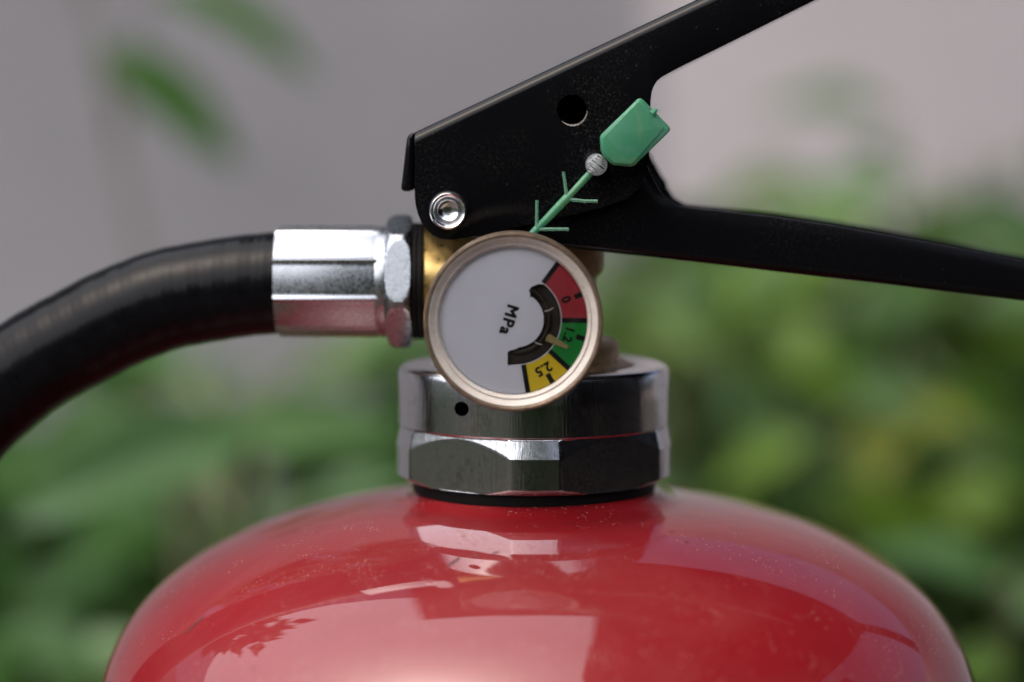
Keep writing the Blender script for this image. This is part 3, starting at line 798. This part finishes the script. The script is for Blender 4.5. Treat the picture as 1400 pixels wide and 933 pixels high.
plant('broad_leaf_plant', 'low plant with long pale green leaves arching under the hose', (P(330, 900, 0.33).x, 0.36, 0),
      [LF(345, 590, 20, 700, 0.28, 150, (0.05, -0.75, 0.7), -0.04), LF(300, 610, 560, 545, 0.32, 130, (0, -0.75, 0.7), 0.03), LF(180, 560, 20, 640, 0.38, 80, (0, -0.6, 0.8), 0.0, 'leaf_dark'),
       LF(250, 520, 120, 470, 0.45, 90, (0, -0.6, 0.8), 0.05, 'leaf_dark'), LF(420, 690, 560, 640, 0.40, 80, (0, -0.5, 1)), LF(130, 930, -20, 860, 0.30, 120, (0.1, -0.4, 1)), LF(60, 930, 210, 870, 0.34, 100, (0.1, -0.4, 1)),
       LF(400, 520, 530, 470, 0.50, 80, (0, -0.5, 1), 0, 'leaf_lime')], 'leaf_mid', 'stem_green', 0.006, P(330, 600, 0.36))
plant('leafy_plant', 'dark leaved low plant behind the long pale leaves by the hose', (P(180, 900, 0.6).x, 0.62, 0),
      [LF(200, 640, 60, 560, 0.62, 110), LF(240, 700, 90, 690, 0.6, 90), LF(260, 640, 380, 560, 0.64, 100), LF(300, 740, 420, 690, 0.6, 100), LF(170, 760, 40, 820, 0.6, 90), LF(330, 820, 450, 790, 0.6, 80),
       LF(430, 600, 540, 560, 0.68, 100), LF(380, 700, 520, 720, 0.66, 100), LF(150, 850, 10, 900, 0.6, 100), LF(470, 480, 570, 420, 0.75, 90, (0, -.5, 1), 0, 'leaf_mid'), LF(200, 530, 330, 480, 0.72, 80)], 'leaf_dark', 'stem_green', 0.005)
rnd = random.Random(11)
def bush(name, label, cx, cy, rx, ry, Y0, Y1, n, lpx, mat, mats, base_px, stem_r=0.004):
    lv = []
    for i in range(n):
        while True:
            a, b = rnd.uniform(-1, 1), rnd.uniform(-1, 1)
            if a * a + b * b < 1: break
        Y = rnd.uniform(Y0, Y1); x = cx + a * rx; y = cy + b * ry
        ang = rnd.uniform(0, 2 * PI); L = lpx * rnd.uniform(0.7, 1.3)
        lv.append(LF(x, y, x + L * math.cos(ang), y + L * 0.45 * math.sin(ang) + L * 0.25, Y, L * rnd.uniform(0.38, 0.55),
                     (rnd.uniform(-0.5, 0.5), rnd.uniform(-0.9, 0.1), rnd.uniform(0.5, 1)), rnd.uniform(-0.04, 0.04), rnd.choice(mats)))
    plant(name, label, (P(base_px, 900, Y0).x, (Y0 + Y1) / 2, 0), lv, mat, 'stem_green', stem_r)
bush('garden_shrub', 'lime green shrub directly behind the valve and lower handle', 930, 470, 140, 140, 0.55, 0.80, 34, 190, 'leaf_lime', ['leaf_lime', 'leaf_lime', 'leaf_mid'], 960)
bush('garden_shrub', 'bright green bush beyond the end of the lower handle, reaching highest', 1330, 320, 190, 130, 0.70, 0.95, 36, 200, 'leaf_lime', ['leaf_lime', 'leaf_mid', 'leaf_mid'], 1330)
bush('garden_shrub', 'mixed green shrub over the tank shoulder with a few yellowed leaves', 1220, 640, 200, 140, 0.55, 0.85, 44, 185, 'leaf_mid', ['leaf_mid', 'leaf_lime', 'leaf_dark', 'leaf_lime', 'leaf_mid', 'leaf_yellow', 'leaf_lime'], 1230)
plant('broad_leaf_plant', 'plant with a wide pale leaf just behind the tank shoulder', (P(1330, 1000, 0.35).x, 0.37, 0),
      [LF(1370, 800, 1180, 740, 0.33, 110, (-0.2, -0.4, 1)), LF(1390, 840, 1500, 800, 0.35, 90), LF(1380, 900, 1290, 930, 0.34, 80, (0, -0.6, 0.8), 0, 'leaf_lime')], 'leaf_mid', 'stem_green', 0.005)
plant('tall_plant', 'tall thin plant whose single leaf shows in the gap between the handles', (P(1230, 900, 0.95).x, 0.97, 0),
      [LF(1210, 150, 1040, 140, 0.95, 75, (0, -0.6, 0.8)), LF(1180, 330, 1020, 300, 0.93, 80), LF(1120, 260, 960, 290, 0.92, 90, (0, -0.6, 0.8), 0, 'leaf_lime')], 'leaf_mid', 'stem_green', 0.0016, P(1215, 155, 0.95))
mass('undergrowth', [(tuple(P(1150, 760, 1.05)), (0.34, 0.14, 0.22), 0.55), (tuple(P(320, 900, 1.0)), (0.36, 0.14, 0.17), 0.45)], 2600, 0.075, M['leaf_dark'], 'dark tangled undergrowth along the foot of the house wall', 7)
